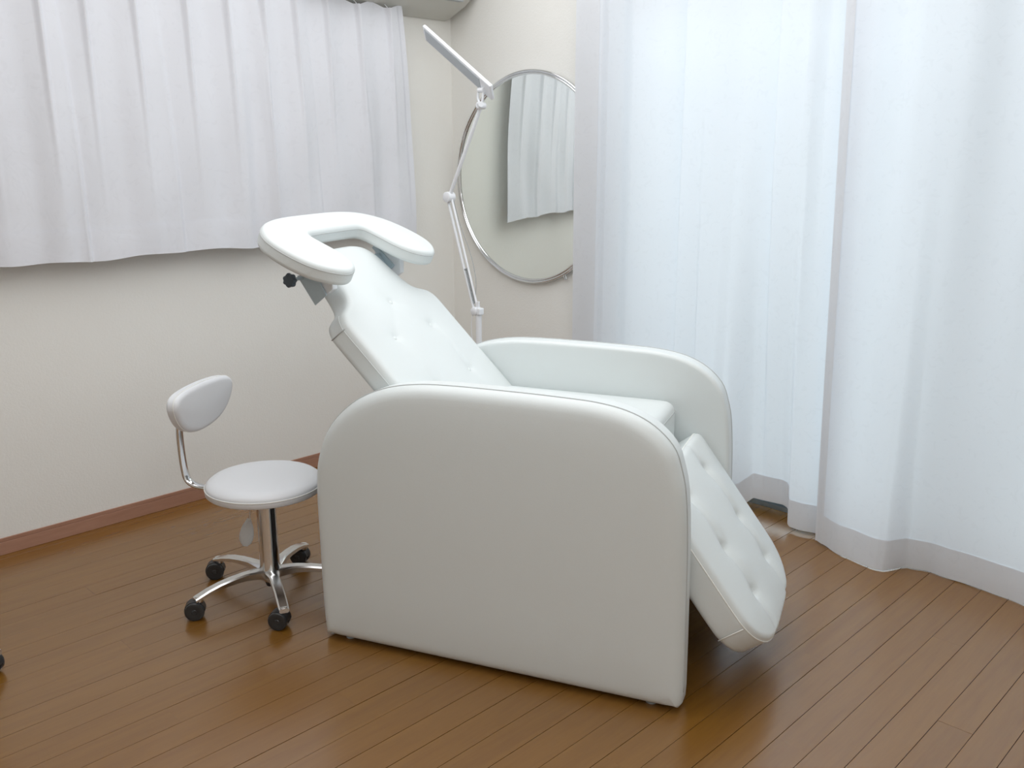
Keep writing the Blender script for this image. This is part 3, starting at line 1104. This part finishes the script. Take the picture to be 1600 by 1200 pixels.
    ol = spline(cp, 90, closed=True)

    def pfn(a, b, h):
        q = a
        bend = .35 * q * q
        p = w * (q * .93 + .034) + r * (.210 - bend - h)
        return (p.x, p.y, b)
    pad = slab(ol, -.020, .016, .008, .014, pfn, 0, .006, grid=.012).build('backrest', 'stool_vinyl', root, smooth=1.2)
    MB().tube([pfn(a, b, .0035) for a, b in ol], .0012, 6, closed=True).build('seam', 'piping', pad, smooth=2)
    return root


st = make_stool()
st.location = (-2.3125, 1.344, 0)
tag(st, 'white round rolling stool with chrome five-star base and half-moon backrest, beside the recliner', 'stool')
st2 = copy_tree(st)
st2.location = (-2.596, 0.465, 0)
st2.rotation_euler = (0, 0, math.radians(-7))
tag(st2, 'second rolling stool beyond the left edge, showing one black caster only', 'stool')

# ------------------------------------------------------------------ desk-arm lamp on a floor pole
KL = 2.45 / 2.60
LX, LY = -2.714 * KL, 2.45
lp = tag(empty('floor_lamp', (LX, LY, 0)), 'white jointed-arm floor lamp with slim rectangular head, in front of the round mirror', 'lamp')


def L(x_, z_, dy=0.0):
    return Vector((x_ * KL - LX, dy, 1.3 + (z_ - 1.3) * KL))


MB().lathe([(0, .0), (.125, .0), (.13, .006), (.128, .014), (.115, .020), (.03, .026), (.0, .026)][1:], 48).build('base', 'lamp', lp, smooth=.6)
MB().tube([Vector((0, 0, .022)), Vector((0, 0, .40)), L(-2.714, .655)], .0115, 16).build('pole', 'lamp', lp, smooth=.8)
J0, J1, J2 = L(-2.728, .660), L(-2.881, 1.111), L(-2.690, 1.462)


def joint(p, name, r_, parent=lp):
    o = MB().lathe([(r_ * .7, -.018), (r_, -.015), (r_, .015), (r_ * .7, .018)], 20, Matrix.Translation(p) @ Matrix.Rotation(PI / 2, 4, 'X')).build(name, 'lamp', parent, smooth=.6)
    return o


jj = joint(J0, 'joint', .0165)
MB().box((J0.x - .004, -.013, J0.z - .012), (J0.x + .030, .013, J0.z + .014)).build('joint_bracket', 'lamp', jj, bevel=.004)
MB().tube([L(-2.716, .675), L(-2.716, .70)], .006, 10).build('joint_pin', 'lamp', jj, smooth=1)
dd = (J1 - J0).normalized()
nn_ = Vector((-dd.z, 0, dd.x))
for sg, rr in ((-1, .0045), (1, .0055)):
    MB().tube([J0 + nn_ * (.011 * sg), J1 + nn_ * (.011 * sg)], rr, 10).build('lower_arm', 'lamp', lp, smooth=1)
# spring between the two lower rods, held by a dark clip
q0, q1 = J0 + dd * .03, J0 + dd * .165
turns = []
for k in range(240):
    a = 2 * PI * k / 8
    c_ = q0 + (q1 - q0) * (k / 239)
    turns.append(c_ + nn_ * (.0042 * math.cos(a)) + Vector((0, .0042 * math.sin(a), 0)))
MB().tube(turns, .0012, 5).build('spring', 'grey', lp, smooth=2)
MB().box((-.013, -.004, -.003), (.013, .004, .003)).build('spring_clip', 'grey', lp, bevel=.001)
o = [c for c in lp.children if c.name.startswith('spring_clip')][0]
o.location = q1
o.rotation_euler = (0, math.atan2(-nn_.z, nn_.x) + PI * 0, 0)
joint(J1, 'joint', .0200)
MB().tube([J1, J2], .0072, 12).build('upper_arm', 'lamp', lp, smooth=1)
joint(J2, 'joint', .0125)
MB().tube([J2 + Vector((.004, -.012, .004)), J2 + Vector((.02, -.02, .004))], .010, 12).build('joint_knob', 'lamp', lp, smooth=1)
# yoke: two curved prongs up to the head
H0 = L(-2.688, 1.523)
for sg in (-1, 1):
    pp = [J2 + Vector((0, 0, .0)), J2 + Vector((sg * .012 - .004, 0, .022)), H0 + Vector((sg * .013 - .004, 0, -.012)), H0 + Vector((sg * .008, 0, .004))]
    P = spline([tuple(q) for q in pp], 14)
    MB().tube([Vector(q) for q in P], .0045, 8).build('yoke', 'lamp', lp, smooth=1)
MB().tube([H0 + Vector((-.014, 0, -.004)), H0 + Vector((.014, 0, -.004))], .009, 12).build('pivot', 'lamp', lp, smooth=1)
# head: slim bar rising to the left, its flat underside turned to the camera
ha, hb_ = L(-2.655, 1.515), L(-3.005, 1.742)
hd = (hb_ - ha).normalized()
tc_ = (Vector((0, 0, 1.3)) - (Vector((LX, LY, 0)) + (ha + hb_) / 2)).normalized()
tc_ = (tc_ - hd * tc_.dot(hd)).normalized()
pp_ = hd.cross(tc_)
if pp_.z < 0:
    pp_ = -pp_
width_dir = (pp_ * .47 + tc_ * .88).normalized()
hn = -(pp_ * -.88 + tc_ * .47).normalized()
if hd.cross(width_dir).dot(hn) < 0:
    width_dir = -width_dir
Lh = (hb_ - ha).length + .035
HM = Matrix(((hd.x, width_dir.x, hn.x, ha.x - hd.x * .02), (hd.y, width_dir.y, hn.y, ha.y), (hd.z, width_dir.z, hn.z, ha.z - hd.z * .02), (0, 0, 0, 1)))
hwid = .034


def hbox(x0, x1, y0, y1, z0, z1):
    b = MB().box((x0, y0, z0), (x1, y1, z1))
    b.v = [tuple(HM @ Vector(p)) for p in b.v]
    return b


head = hbox(0, Lh, -hwid, hwid, 0, .014).build('lamp_head', 'lamp', lp, smooth=.7, bevel=.005, bseg=3)
hbox(.065, Lh - .014, -hwid + .008, hwid - .008, -.002, .001).build('light_panel', 'lamp_panel', head, bevel=.0008)
# thin cable along the arms
cb = [J1 + Vector((.012, .01, -.01)), L(-2.84, 1.0, .02), L(-2.79, .88, .03), L(-2.762, .78, .03), L(-2.755, .70, .02), L(-2.738, .665, .01)]
P = spline([tuple(q) for q in cb], 40)
MB().tube([Vector(q) for q in P], .0011, 6).build('cable', 'grey', lp, smooth=2)
cb = [L(-2.735, .655, -.012), L(-2.742, .60, -.014), L(-2.739, .54, -.013), L(-2.727, .50, -.012)]
P = spline([tuple(q) for q in cb], 20)
MB().tube([Vector(q) for q in P], .0016, 6).build('cable', 'lamp', lp, smooth=2)
